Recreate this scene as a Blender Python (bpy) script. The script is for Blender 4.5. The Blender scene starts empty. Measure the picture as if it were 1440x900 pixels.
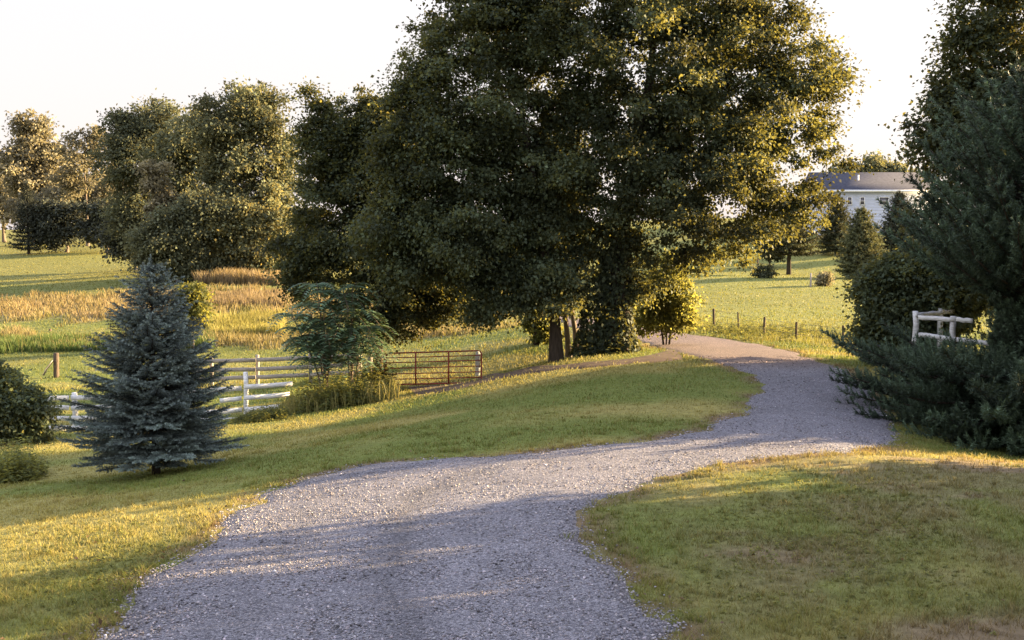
import bpy, math
import numpy as np
from mathutils import Vector

R = math.radians
rng = np.random.default_rng(11)
scene = bpy.context.scene
COL = scene.collection

# ------------------------------------------------------------------ survey of the place
F = 1500.0                     # focal length in photo pixels (photo is 1440 wide)
PITCH = math.atan(110 / F)
CAM = np.array([0.0, 0.0, 3.0])
FWD = np.array([0, math.cos(PITCH), -math.sin(PITCH)])
UPV = np.array([0, math.sin(PITCH), math.cos(PITCH)])
SUN_AZ, SUN_EL = R(71.5), R(12)
SUN = np.array([math.sin(SUN_AZ) * math.cos(SUN_EL), math.cos(SUN_AZ) * math.cos(SUN_EL), math.sin(SUN_EL)])


def P(u, v, d):
    return CAM + d * (FWD + (u - 720) / F * np.array([1.0, 0, 0]) + (450 - v) / F * UPV)


CTRL = [(540, 900, 8.4), (0, 900, 8.6), (1440, 900, 8.2), (560, 740, 12.6), (0, 770, 12.8), (1000, 740, 12.3),
        (1440, 740, 12.2), (720, 645, 16.8), (300, 690, 16.5), (0, 720, 16.8), (1200, 640, 16.6), (1440, 655, 16.0),
        (215, 672, 21), (0, 690, 20.5), (850, 625, 18.5), (700, 600, 21), (450, 620, 23), (1050, 590, 22),
        (1060, 545, 27), (1000, 511, 32), (850, 545, 27), (650, 570, 28), (560, 590, 28), (1200, 592, 22.5),
        (1200, 525, 30), (862, 497, 37), (785, 502, 36.5), (545, 547, 39), (678, 540, 39), (620, 480, 58),
        (700, 465, 60), (343, 587, 35), (100, 607, 33), (415, 578, 36), (0, 640, 27), (300, 545, 45), (435, 540, 44),
        (70, 520, 52), (100, 470, 70), (0, 430, 90), (300, 410, 95), (100, 385, 130), (100, 355, 165), (300, 388, 112),
        (400, 450, 75), (905, 462, 49), (800, 447, 56), (1187, 491, 42), (1005, 463, 54), (1100, 420, 80),
        (1000, 390, 105), (1200, 400, 95), (1110, 385, 115), (1200, 360, 130), (1200, 328, 150), (900, 400, 100),
        (700, 400, 110), (1440, 520, 33), (1320, 504, 28), (1440, 470, 50), (1500, 420, 80), (1440, 640, 23.2), (1360, 640, 20.8),
        (-150, 700, 20.5), (-150, 480, 70), (0, 300, 400), (400, 322, 400), (720, 322, 400), (1100, 308, 320),
        (1440, 310, 320), (-300, 330, 330), (1800, 330, 300)]
pts = np.array([P(*c) for c in CTRL])
extra = np.array([(0, 0, .15), (-6, 0, .05), (8, 0, .3), (0, -12, .5), (-16, -5, -.6), (18, -5, .9), (14, 8, .2),
                  (18, 14, -.2), (-16, 8, -1.2), (30, 20, -.4), (-60, 0, -4), (60, 0, 1), (0, -100, 1), (-200, 0, -3),
                  (200, 0, 3), (200, 120, 4)], float)
pts = np.vstack([pts, extra])
SC = 40.0


def _phi(r2):
    return 0.5 * r2 * np.log(np.maximum(r2, 1e-12))


def _fit():
    n = len(pts)
    X = pts[:, :2] / SC
    K = _phi(((X[:, None] - X[None]) ** 2).sum(-1)) + np.eye(n) * 0.004
    Q = np.hstack([np.ones((n, 1)), X])
    A = np.zeros((n + 3, n + 3))
    A[:n, :n] = K
    A[:n, n:] = Q
    A[n:, :n] = Q.T
    return np.linalg.solve(A, np.concatenate([pts[:, 2], np.zeros(3)])), X


_W, _X = _fit()


def terr(x, y):
    x = np.atleast_1d(np.asarray(x, float)).copy()
    y = np.atleast_1d(np.asarray(y, float)).copy()
    r = np.hypot(x, y)
    k = np.minimum(1, 380 / np.maximum(r, 1e-6))
    x *= k
    y *= k
    out = np.empty(len(x))
    for i in range(0, len(x), 20000):
        q = np.stack([x[i:i + 20000], y[i:i + 20000]], 1) / SC
        out[i:i + 20000] = _phi(((q[:, None] - _X[None]) ** 2).sum(-1)) @ _W[:-3] + _W[-3] + q @ _W[-2:]
    return out


def tz(x, y):
    return float(terr([x], [y])[0])


def gp(u, v):
    """where the sight line of a photo pixel meets the ground"""
    d = np.geomspace(3.5, 600, 900)
    q = CAM + d[:, None] * (FWD + (u - 720) / F * np.array([1.0, 0, 0]) + (450 - v) / F * UPV)
    below = q[:, 2] < terr(q[:, 0], q[:, 1])
    i = int(np.argmax(below)) if below.any() else len(d) - 1
    return np.array([q[i, 0], q[i, 1], tz(q[i, 0], q[i, 1])])


def gd(u, d):
    x = (u - 720) / F * d
    return np.array([x, d, tz(x, d)])


# ------------------------------------------------------------------ noise
def _hash(ix, iy, s):
    h = (ix.astype(np.int64) * 374761393 + iy.astype(np.int64) * 668265263 + s * 974711) & 0x7fffffff
    h = ((h ^ (h >> 13)) * 1274126177) & 0x7fffffff
    return ((h ^ (h >> 16)) & 0xffff) / 65535.0


def noise(x, y, s=0):
    ix, iy = np.floor(x), np.floor(y)
    fx, fy = x - ix, y - iy
    fx, fy = fx * fx * (3 - 2 * fx), fy * fy * (3 - 2 * fy)
    a, b = _hash(ix, iy, s), _hash(ix + 1, iy, s)
    c, d = _hash(ix, iy + 1, s), _hash(ix + 1, iy + 1, s)
    return (a * (1 - fx) + b * fx) * (1 - fy) + (c * (1 - fx) + d * fx) * fy


def fbm(x, y, s=0, o=4):
    t, a, n = 0, .5, 0
    for i in range(o):
        t = t + a * noise(x * 2 ** i, y * 2 ** i, s + i * 17)
        n += a
        a *= .5
    return t / n


def sstep(a, b, x):
    t = np.clip((x - a) / (b - a), 0, 1)
    return t * t * (3 - 2 * t)


# ------------------------------------------------------------------ driveway and track outlines
PAIRS = [((130, 900), (945, 900)), ((190, 840), (915, 850)), ((260, 770), (850, 775)), ((330, 715), (842, 735)),
         ((420, 675), (870, 700)), ((500, 658), (910, 682)), ((600, 647), (960, 665)), ((720, 640), (1040, 650)),
         ((850, 628), (1120, 641)), ((950, 612), (1215, 634)), ((1020, 590), (1262, 618)), ((1055, 565), (1240, 578)),
         ((1066, 545), (1226, 548)), ((1050, 527), (1205, 525)), ((1010, 511), (1150, 507)), ((960, 497), (1095, 490)),
         ((908, 485), (1040, 480)), ((872, 475), (960, 469)), ((840, 467), (900, 460)), ((800, 458), (850, 452)),
         ((755, 449), (800, 444))]
EL = [gp(*a)[:2] for a, b in PAIRS]
ER = [gp(*b)[:2] for a, b in PAIRS]
EL = np.array([EL[0] + (0.3, -9.5), EL[0] + (0.1, -4)] + EL)
ER = np.array([ER[0] + (0.5, -9.5), ER[0] + (0.2, -4)] + ER)


def spline(pt, n):
    pt = np.asarray(pt, float)
    q = np.vstack([2 * pt[0] - pt[1], pt, 2 * pt[-1] - pt[-2]])
    out = []
    for i in range(len(pt) - 1):
        p0, p1, p2, p3 = q[i:i + 4]
        t = np.linspace(0, 1, n, endpoint=False)[:, None]
        out.append(.5 * (2 * p1 + (p2 - p0) * t + (2 * p0 - 5 * p1 + 4 * p2 - p3) * t * t + (3 * p1 - p0 - 3 * p2 + p3) * t ** 3))
    out.append(pt[-1:])
    return np.vstack(out)


SL, SR = spline(EL, 14), spline(ER, 14)
kk = np.arange(len(SL))


def _wob(S, s):
    w = (fbm(S[:, 0] * 1.3, S[:, 1] * 1.3, s) - .5) * .7
    t = np.gradient(S, axis=0)
    t /= np.linalg.norm(t, axis=1)[:, None] + 1e-9
    return S + np.stack([-t[:, 1], t[:, 0]], 1) * w[:, None]


SL, SR = _wob(SL, 3), _wob(SR, 9)
DRIVE_POLY = np.vstack([SL, SR[::-1]])
TL = np.array([gp(*p)[:2] for p in [(965, 507), (900, 511), (830, 517), (760, 524), (700, 534), (640, 549), (585, 556)]])
TR = np.array([gp(*p)[:2] for p in [(940, 492), (900, 502), (830, 509), (760, 515), (700, 523), (640, 539), (575, 542)]])
ST, SU = _wob(spline(TL, 8), 21), _wob(spline(TR, 8), 27)
TRACK_POLY = np.vstack([ST, SU[::-1]])


def inside(poly, x, y):
    c = np.zeros(len(x), bool)
    x0, y0 = poly[:, 0], poly[:, 1]
    x1, y1 = np.roll(x0, -1), np.roll(y0, -1)
    for a, b, e, f in zip(x0, y0, x1, y1):
        if b == f:
            continue
        m = ((b > y) != (f > y)) & (x < (e - a) * (y - b) / (f - b) + a)
        c ^= m
    return c


def edge_dist(poly, x, y):
    out = np.empty(len(x))
    for i in range(0, len(x), 20000):
        out[i:i + 20000] = np.sqrt(((x[i:i + 20000, None] - poly[None, :, 0]) ** 2 + (y[i:i + 20000, None] - poly[None, :, 1]) ** 2).min(1))
    return out


# ------------------------------------------------------------------ mesh helpers
def mesh_obj(name, V, faces, mat, parent=None, tint=None, smooth=False, extra=None):
    me = bpy.data.meshes.new(name)
    V = np.asarray(V, np.float32)
    me.vertices.add(len(V))
    me.vertices.foreach_set('co', V.ravel())
    loops = np.concatenate([np.asarray(f, np.int32).ravel() for f in faces])
    sizes = np.concatenate([np.full(len(f), np.asarray(f).shape[1], np.int32) for f in faces])
    starts = np.concatenate([[0], np.cumsum(sizes)[:-1]]).astype(np.int32)
    me.loops.add(len(loops))
    me.loops.foreach_set('vertex_index', loops)
    me.polygons.add(len(sizes))
    me.polygons.foreach_set('loop_start', starts)
    me.polygons.foreach_set('loop_total', sizes)
    if smooth:
        me.polygons.foreach_set('use_smooth', np.ones(len(sizes), bool))
    me.update(calc_edges=True)
    me.validate()
    if tint is not None:
        a = me.color_attributes.new('tint', 'FLOAT_COLOR', 'POINT')
        t = np.asarray(tint, np.float32)
        if t.ndim == 1:
            t = np.repeat(t[:, None], 3, 1)
        a.data.foreach_set('color', np.hstack([t, np.ones((len(t), 1), np.float32)]).ravel())
    if extra:
        for k, arr in extra.items():
            a = me.attributes.new(k, 'FLOAT', 'POINT')
            a.data.foreach_set('value', np.asarray(arr, np.float32))
    me.materials.append(mat)
    o = bpy.data.objects.new(name, me)
    COL.objects.link(o)
    if parent is not None:
        o.parent = parent
    return o


def tag(o, label=None, cat=None, group=None, kind=None):
    for k, v in (('label', label), ('category', cat), ('group', group), ('kind', kind)):
        if v:
            o[k] = v
    return o


def thing(name, label, cat, loc, group=None):
    o = bpy.data.objects.new(name, None)
    o.empty_display_size = .2
    COL.objects.link(o)
    o.location = [float(c) for c in loc]
    return tag(o, label, cat, group)


def norm(a):
    return a / (np.linalg.norm(a, axis=-1, keepdims=True) + 1e-9)


class Tubes:
    def __init__(s):
        s.V, s.F, s.n, s.T = [], [], 0, []

    def tube(s, path, rad, sides=6, cap=True, tint=1.0):
        path = np.asarray(path, float)
        rad = np.broadcast_to(np.asarray(rad, float), (len(path),))
        t = norm(np.gradient(path, axis=0))
        ref = np.array([0, 0, 1.0]) if abs(t[0, 2]) < .9 else np.array([1.0, 0, 0])
        a = norm(np.cross(t, ref))
        b = np.cross(t, a)
        ang = np.linspace(0, 2 * np.pi, sides, endpoint=False)
        ring = path[:, None] + rad[:, None, None] * (np.cos(ang)[None, :, None] * a[:, None] + np.sin(ang)[None, :, None] * b[:, None])
        n = len(path)
        s.V.append(ring.reshape(-1, 3))
        i = np.arange(n - 1)[:, None] * sides
        j = np.arange(sides)[None]
        k = (j + 1) % sides
        s.F.append(np.stack([i + j, i + k, i + sides + k, i + sides + j], -1).reshape(-1, 4) + s.n)
        if cap and sides >= 4:
            e = (n - 1) * sides + s.n
            for q in range(1, sides - 1, 2):
                s.F.append(np.array([[e, e + q, e + q + 1, e + (q + 2) % sides if q + 2 <= sides else e]])[:, :4] if q + 2 < sides else np.zeros((0, 4), int))
        s.T.append(np.full(n * sides, tint))
        s.n += n * sides

    def beam(s, p0, p1, w, h, tint=1.0, wob=0.0):
        """square-cut timber from p0 to p1, w across, h tall"""
        p0, p1 = np.asarray(p0, float), np.asarray(p1, float)
        d = norm(p1 - p0)
        up = np.array([0, 0, 1.0]) if abs(d[2]) < .8 else np.array([0, 1.0, 0])
        a = norm(np.cross(d, up))
        b = np.cross(a, d)
        m = 2 if wob == 0 else 6
        ring = []
        for q in np.linspace(0, 1, m):
            c = p0 + (p1 - p0) * q + (rng.normal(0, wob, 3) if wob else 0)
            for sx, sy in ((-1, -1), (1, -1), (1, 1), (-1, 1)):
                ring.append(c + a * sx * w / 2 + b * sy * h / 2)
        s.V.append(np.array(ring))
        f = []
        for i in range(m - 1):
            o = i * 4
            f += [(o, o + 1, o + 5, o + 4), (o + 1, o + 2, o + 6, o + 5), (o + 2, o + 3, o + 7, o + 6), (o + 3, o, o + 4, o + 7)]
        e = (m - 1) * 4
        f += [(3, 2, 1, 0), (e, e + 1, e + 2, e + 3)]
        s.F.append(np.array(f) + s.n)
        s.T.append(np.full(m * 4, tint))
        s.n += m * 4

    def build(s, name, mat, parent=None, smooth=False):
        f = np.concatenate([x for x in s.F if len(x)])
        return mesh_obj(name, np.concatenate(s.V), [f], mat, parent, np.concatenate(s.T), smooth)


def leaf_quads(p, axis, nrm, L, W, fold=.12):
    n = len(p)
    L = np.broadcast_to(L, (n,))[:, None]
    W = np.broadcast_to(W, (n,))[:, None]
    axis = norm(axis)
    side = norm(np.cross(axis, nrm))
    nn = np.cross(side, axis)
    mid = p + axis * L * .45 + nn * L * fold
    V = np.stack([p, mid + side * W * .5, p + axis * L - nn * L * fold * .6, mid - side * W * .5], 1).reshape(-1, 3)
    return V, np.arange(n * 4).reshape(-1, 4)


def rdir(n):
    return norm(rng.normal(size=(n, 3)))


# ------------------------------------------------------------------ materials
def new_mat(name):
    m = bpy.data.materials.new(name)
    m.use_nodes = True
    nt = m.node_tree
    nt.nodes.clear()
    return m, nt, nt.nodes.new('ShaderNodeOutputMaterial')


def leaf_mat(name, col, trans, mix=.45, rough=.6, spec=.25):
    """col and trans are multiplied by the per-leaf tint"""
    m, nt, out = new_mat(name)
    N, L = nt.nodes, nt.links
    at = N.new('ShaderNodeAttribute')
    at.attribute_name = 'tint'

    def mul(c):
        x = N.new('ShaderNodeMix')
        x.data_type = 'RGBA'
        x.blend_type = 'MULTIPLY'
        x.inputs[0].default_value = 1
        x.inputs[6].default_value = (*c, 1)
        L.new(at.outputs['Color'], x.inputs[7])
        return x.outputs[2]
    p = N.new('ShaderNodeBsdfPrincipled')
    L.new(mul(col), p.inputs['Base Color'])
    p.inputs['Roughness'].default_value = rough
    p.inputs['Specular IOR Level'].default_value = spec
    t = N.new('ShaderNodeBsdfTranslucent')
    L.new(mul(trans), t.inputs['Color'])
    mx = N.new('ShaderNodeMixShader')
    mx.inputs[0].default_value = mix
    L.new(p.outputs[0], mx.inputs[1])
    L.new(t.outputs[0], mx.inputs[2])
    L.new(mx.outputs[0], out.inputs[0])
    return m


def rough_mat(name, c1, c2, scale=8, rough=.85, bump=.4, stretch=(1, 1, 1), spec=.25, use_tint=False, metallic=0):
    m, nt, out = new_mat(name)
    N, L = nt.nodes, nt.links
    tc = N.new('ShaderNodeTexCoord')
    mp = N.new('ShaderNodeMapping')
    mp.inputs['Scale'].default_value = stretch
    L.new(tc.outputs['Object'], mp.inputs[0])
    no = N.new('ShaderNodeTexNoise')
    no.inputs['Scale'].default_value = scale
    no.inputs['Detail'].default_value = 6
    no.inputs['Roughness'].default_value = .65
    L.new(mp.outputs[0], no.inputs['Vector'])
    cr = N.new('ShaderNodeValToRGB')
    cr.color_ramp.elements[0].position = .35
    cr.color_ramp.elements[1].position = .68
    cr.color_ramp.elements[0].color = (*c1, 1)
    cr.color_ramp.elements[1].color = (*c2, 1)
    L.new(no.outputs[0], cr.inputs[0])
    p = N.new('ShaderNodeBsdfPrincipled')
    src = cr.outputs[0]
    if use_tint:
        at = N.new('ShaderNodeAttribute')
        at.attribute_name = 'tint'
        x = N.new('ShaderNodeMix')
        x.data_type = 'RGBA'
        x.blend_type = 'MULTIPLY'
        x.inputs[0].default_value = 1
        L.new(src, x.inputs[6])
        L.new(at.outputs['Color'], x.inputs[7])
        src = x.outputs[2]
    L.new(src, p.inputs['Base Color'])
    p.inputs['Roughness'].default_value = rough
    p.inputs['Specular IOR Level'].default_value = spec
    p.inputs['Metallic'].default_value = metallic
    if bump:
        b = N.new('ShaderNodeBump')
        b.inputs['Strength'].default_value = bump
        b.inputs['Distance'].default_value = .02
        L.new(no.outputs[0], b.inputs['Height'])
        L.new(b.outputs[0], p.inputs['Normal'])
    L.new(p.outputs[0], out.inputs[0])
    return m


def ground_mat():
    m, nt, out = new_mat('turf_soil')
    N, L = nt.nodes, nt.links
    at = N.new('ShaderNodeAttribute')
    at.attribute_name = 'tint'
    tc = N.new('ShaderNodeTexCoord')
    n1 = N.new('ShaderNodeTexNoise')
    n1.inputs['Scale'].default_value = 6
    n1.inputs['Detail'].default_value = 8
    n1.inputs['Roughness'].default_value = .75
    L.new(tc.outputs['Object'], n1.inputs['Vector'])
    mr = N.new('ShaderNodeMapRange')
    mr.inputs[1].default_value, mr.inputs[2].default_value = .3, .72
    mr.inputs[3].default_value, mr.inputs[4].default_value = .55, 1.45
    L.new(n1.outputs[0], mr.inputs[0])
    x = N.new('ShaderNodeVectorMath')
    x.operation = 'SCALE'
    L.new(at.outputs['Color'], x.inputs[0])
    L.new(mr.outputs[0], x.inputs['Scale'])
    p = N.new('ShaderNodeBsdfPrincipled')
    L.new(x.outputs[0], p.inputs['Base Color'])
    p.inputs['Roughness'].default_value = .95
    p.inputs['Specular IOR Level'].default_value = .1
    b = N.new('ShaderNodeBump')
    b.inputs['Strength'].default_value = .8
    b.inputs['Distance'].default_value = .06
    L.new(n1.outputs[0], b.inputs['Height'])
    L.new(b.outputs[0], p.inputs['Normal'])
    L.new(p.outputs[0], out.inputs[0])
    return m


def gravel_mat(name, cols, scale):
    m, nt, out = new_mat(name)
    N, L = nt.nodes, nt.links
    at = N.new('ShaderNodeAttribute')
    at.attribute_name = 'tint'
    tc = N.new('ShaderNodeTexCoord')
    vo = N.new('ShaderNodeTexVoronoi')
    vo.inputs['Scale'].default_value = scale
    L.new(tc.outputs['Object'], vo.inputs['Vector'])
    cr = N.new('ShaderNodeValToRGB')
    el = cr.color_ramp.elements
    while len(el) < len(cols):
        el.new(.5)
    for i, c in enumerate(cols):
        el[i].position = i / (len(cols) - 1)
        el[i].color = (*c, 1)
    sep = N.new('ShaderNodeSeparateColor')
    L.new(vo.outputs['Color'], sep.inputs[0])
    L.new(sep.outputs[0], cr.inputs[0])
    x = N.new('ShaderNodeMix')
    x.data_type = 'RGBA'
    x.blend_type = 'MULTIPLY'
    x.inputs[0].default_value = 1
    L.new(cr.outputs[0], x.inputs[6])
    L.new(at.outputs['Color'], x.inputs[7])
    p = N.new('ShaderNodeBsdfPrincipled')
    L.new(x.outputs[2], p.inputs['Base Color'])
    p.inputs['Roughness'].default_value = .85
    p.inputs['Specular IOR Level'].default_value = .25
    b = N.new('ShaderNodeBump')
    b.invert = True
    b.inputs['Strength'].default_value = 1
    b.inputs['Distance'].default_value = .03
    L.new(vo.outputs['Distance'], b.inputs['Height'])
    L.new(b.outputs[0], p.inputs['Normal'])
    L.new(p.outputs[0], out.inputs[0])
    return m


M = dict(
    ground=ground_mat(),
    gravel=gravel_mat('driveway_gravel', [(.09, .09, .10), (.16, .157, .17), (.23, .225, .235), (.33, .32, .33)], 52),
    stone=rough_mat('crushed_stone', (.8, .8, .84), (1.15, 1.12, 1.12), 5, .8, .2, use_tint=True),
    dirt=rough_mat('track_dirt', (.07, .045, .032), (.14, .095, .07), 3, .95, .8),
    grass=leaf_mat('lawn_blades', (1, 1, 1), (1.15, 1.1, .75), .38, .6, .2),
    maple=leaf_mat('maple_leaf', (.057, .077, .045), (.165, .15, .032), .40, .6, .22),
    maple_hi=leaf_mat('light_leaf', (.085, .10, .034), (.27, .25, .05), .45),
    hazy=leaf_mat('haze_tint_leaf', (.14, .16, .10), (.20, .185, .08), .40, .8, .1),  # distance haze painted into the leaf colour as a paler tone
    hazy2=leaf_mat('far_haze_tint_leaf', (.20, .185, .125), (.27, .23, .12), .40, .85, .05),  # paler and warmer still, haze painted into the colour
    hazydark=leaf_mat('haze_tint_evergreen', (.088, .10, .075), (.07, .065, .04), .2, .8, .1),  # evergreen colour lightened to stand for haze
    blue=leaf_mat('blue_needle', (.19, .24, .225), (.06, .08, .06), .12, .55, .3),
    pine=leaf_mat('pine_needle', (.085, .128, .080), (.05, .06, .02), .15, .55, .3),
    fir=leaf_mat('fir_needle', (.075, .085, .048), (.12, .11, .03), .22, .7, .15),
    sumac=leaf_mat('sumac_leaf', (.16, .25, .15), (.12, .15, .04), .3, .5, .35),
    bark=rough_mat('maple_bark', (.022, .017, .013), (.062, .048, .037), 6, .95, 1, (3, 3, .5)),
    palebark=rough_mat('pale_bark', (.10, .075, .055), (.22, .17, .13), 6, .9, .8, (3, 3, .5)),
    white=rough_mat('white_paint', (.50, .49, .46), (.82, .82, .82), 5, .6, .4, (1, 1, 6)),
    grey=rough_mat('weathered_board', (.22, .19, .165), (.42, .38, .34), 6, .9, .5, (1, 1, 6)),
    oldwood=rough_mat('old_post_wood', (.05, .036, .026), (.15, .11, .08), 8, .95, .8, (2, 2, .4)),
    red=rough_mat('red_gate_paint', (.24, .035, .024), (.38, .07, .045), 9, .5, .15, spec=.4),
    wire=rough_mat('rusty_wire', (.12, .10, .085), (.22, .19, .16), 30, .7, 0, metallic=.4),
    siding=rough_mat('vinyl_siding', (.50, .54, .66), (.56, .60, .72), 2, .7, .1),
    roof=rough_mat('roof_shingle', (.028, .031, .048), (.055, .057, .08), 3, .9, .3),
    brownroof=rough_mat('brown_shingle', (.22, .13, .10), (.30, .19, .14), 3, .9, .3),
    trim=rough_mat('white_trim', (.70, .70, .72), (.82, .82, .82), 4, .6, .05),
    glass=rough_mat('window_glass', (.05, .045, .06), (.12, .11, .13), 1.5, .15, 0, spec=.5),
    plum=leaf_mat('dead_foliage', (.20, .10, .07), (.22, .10, .05), .3),
)

# ------------------------------------------------------------------ colours of the ground by place
GREEN = np.array([.118, .140, .035])
DRY = np.array([.29, .235, .085])
TAN = np.array([.235, .165, .095])
BARE = np.array([.175, .120, .085])


def mix(a, b, t):
    t = np.asarray(t)[:, None]
    return a * (1 - t) + b * t


def ground_color(x, y):
    n1, n2, n3 = fbm(x * .35, y * .35, 1), fbm(x * 1.2, y * 1.2, 5), fbm(x * .05, y * .05, 8)
    c = np.repeat(GREEN[None], len(x), 0)
    c = mix(c, DRY, sstep(.36, .72, n1) * .62)
    # right-hand lawn: drier, with bare brown spots
    right = sstep(1.0, 2.5, x - .02 * y) * (1 - sstep(17, 20, y))
    c = mix(c, np.array([.15, .125, .062]), right * (.2 + .8 * sstep(.32, .58, n2)) * .8)
    c = mix(c, BARE, right * sstep(.55, .72, fbm(x * .75 + 3, y * 1.1, 31)) * .6)
    # left field: hay stubble, tan bands, green aftermath
    far = sstep(44, 60, y)
    lf = far * (1 - sstep(-4, 4, x - .05 * y))
    c = mix(c, np.array([.125, .135, .035]), far * .7)
    s = y + (n1 - .5) * 16 + (x + 30) * .12
    band = sstep(74, 80, s) * (1 - sstep(92, 98, s)) + .8 * sstep(62, 65, s) * (1 - sstep(68, 71, s))
    c = mix(c, TAN, np.clip(lf * band * (.35 + .65 * n2), 0, 1))
    c = mix(c, np.array([.16, .15, .045]), lf * sstep(105, 120, y) * .7)
    rf = far * sstep(-4, 4, x - .05 * y)
    c = mix(c, np.array([.165, .165, .05]), rf * (.35 + .5 * n1))
    return c * (.75 + .5 * n3)[:, None]


def soil_near_edges(x, y, c):  # brown soil margin along the driveway edge
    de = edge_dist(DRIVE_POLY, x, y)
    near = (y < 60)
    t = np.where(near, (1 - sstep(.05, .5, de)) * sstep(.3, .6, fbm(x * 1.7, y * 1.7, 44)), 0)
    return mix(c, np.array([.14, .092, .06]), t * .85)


# ------------------------------------------------------------------ ground sheet
def axis_coords(lo, hi, step, far_, g):
    a = list(np.arange(lo, hi + 1e-6, step))
    s, v = step, hi
    while v < far_:
        s *= g
        v += s
        a.append(v)
    s, v = step, lo
    while v > -far_:
        s *= g
        v -= s
        a.insert(0, v)
    return np.array(a)


gx = axis_coords(-22, 22, .3, 3000, 1.07)
gy = axis_coords(0, 52, .3, 3000, 1.06)
GX, GY = [a.ravel() for a in np.meshgrid(gx, gy)]
GZ = terr(GX, GY)
ins = inside(DRIVE_POLY, GX, GY) | inside(TRACK_POLY, GX, GY)
de = np.minimum(edge_dist(DRIVE_POLY, GX, GY), edge_dist(TRACK_POLY, GX, GY))
GZ = GZ + np.where(ins & (de > .25), -.12, 0) + np.where((np.hypot(GX, GY) < 60), (fbm(GX * .8, GY * .8, 71) - .5) * .05, 0)
gc = soil_near_edges(GX, GY, ground_color(GX, GY))
gc *= 1.15
nx, ny = len(gx), len(gy)
ii = (np.arange(ny - 1)[:, None] * nx + np.arange(nx - 1)[None]).ravel()
ground = mesh_obj('ground', np.stack([GX, GY, GZ], 1), [np.stack([ii, ii + 1, ii + nx + 1, ii + nx], 1)], M['ground'], None, gc, True)
tag(ground, 'rolling lawn and pasture falling away to the fields', 'ground', kind='structure')


def ribbon(name, A, B, cols, mat, lift, label, cat, tint_fn):
    t = np.linspace(0, 1, cols)
    pt = A[:, None] * (1 - t)[None, :, None] + B[:, None] * t[None, :, None]
    x, y = pt[..., 0].ravel(), pt[..., 1].ravel()
    tt = np.tile(t, len(A))
    z = terr(x, y) + lift * np.sin(np.clip(np.minimum(tt, 1 - tt) * 12, 0, 1) * math.pi / 2) - .03 + (fbm(x * 2, y * 2, 90) - .5) * .03
    i = (np.arange(len(A) - 1)[:, None] * cols + np.arange(cols - 1)[None]).ravel()
    o = mesh_obj(name, np.stack([x, y, z], 1), [np.stack([i, i + 1, i + cols + 1, i + cols], 1)], mat, None, tint_fn(x, y, tt), True)
    return tag(o, label, cat, kind='structure')


def drive_tint(x, y, t):
    w = (fbm(x * .5, y * .5, 51) - .5) * .08
    tr = np.exp(-((t - .52 + w) / .05) ** 2) * .32 + np.exp(-((t - .23 + w) / .05) ** 2) * .10
    tr = tr * (1 - sstep(14, 19, y) * .85)
    b = (1.0 - tr) * (.85 + .35 * fbm(x * .9, y * .9, 52))
    c = np.stack([b * 1.0, b * .985, b * 1.03], 1)
    c = c * (1 - sstep(29, 33, y)[:, None] * np.array([.02, .22, .34]))  # sunlit warmth of the far stretch painted into the gravel colour
    e = np.clip(1 - np.minimum(t, 1 - t) / .05, 0, 1) * fbm(x * 2, y * 2, 53)
    return mix(c, np.array([.62, .50, .38]), e * .8)


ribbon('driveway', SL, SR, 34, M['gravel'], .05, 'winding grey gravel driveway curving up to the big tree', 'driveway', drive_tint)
ribbon('dirt_track', ST, SU, 8, M['dirt'], .05, 'worn brown dirt track from the driveway to the red gate', 'track',
       lambda x, y, t: np.full((len(x), 3), 1.0))

# ------------------------------------------------------------------ loose stones on the driveway (uncountable)
def scatter(n, d0, d1, a0, a1, power=0.0):
    """ground spots, thinner with distance"""
    q = rng.random(n)
    d = np.exp(np.log(d0) + q * (np.log(d1) - np.log(d0)))
    a = a0 + (a1 - a0) * rng.random(n)
    return a * d, d


x, y = scatter(150000, 5.5, 34, -.5, .5)
k = inside(DRIVE_POLY, x, y)
spill = ~k & (edge_dist(DRIVE_POLY, x, y) < .22) & (rng.random(len(x)) < .06)
k |= spill
dl, dr = edge_dist(SL, x, y), edge_dist(SR, x, y)
ta = dl / (dl + dr) + (fbm(x * .5, y * .5, 51) - .5) * .08
k &= rng.random(len(x)) > np.exp(-((ta - .52) / .05) ** 2) * .62 * (1 - sstep(14, 19, y) * .85) + np.exp(-((ta - .24) / .06) ** 2) * .35
x, y = x[k], y[k]
tk = np.exp(-((ta[k] - .52) / .05) ** 2) * (1 - sstep(14, 19, y) * .85)
n = len(x)
sz = (.0055 + .0115 * rng.random(n) ** 2.2) * np.maximum(1, y / 13) ** .5
octa = np.array([(1, 0, 0), (-1, 0, 0), (0, 1, 0), (0, -1, 0), (0, 0, 1), (0, 0, -1)], float)
of = np.array([(0, 2, 4), (2, 1, 4), (1, 3, 4), (3, 0, 4), (2, 0, 5), (1, 2, 5), (3, 1, 5), (0, 3, 5)])
ang = rng.random(n) * 6.28
sc = np.stack([.8 + .7 * rng.random(n), .7 + .5 * rng.random(n), .4 + .4 * rng.random(n)], 1) * sz[:, None]
V = octa[None] * sc[:, None] + rng.normal(0, .22, (n, 6, 3)) * sz[:, None, None]
ca, sa = np.cos(ang)[:, None], np.sin(ang)[:, None]
V = np.stack([V[..., 0] * ca - V[..., 1] * sa, V[..., 0] * sa + V[..., 1] * ca, V[..., 2]], -1)
V += np.stack([x, y, terr(x, y) + .022 + sz * .15], 1)[:, None]
g = np.clip(.235 + .105 * rng.normal(size=n), .06, .6)
g *= 1 - .25 * tk
tc_ = np.stack([g * rng.uniform(.97, 1.09, n), g * .97, g * rng.uniform(.94, 1.05, n)], 1)
tc_ = tc_ * (1 - sstep(29, 33, y)[:, None] * np.array([.02, .22, .34]))  # same painted sunlit warmth on the far stones
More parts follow.
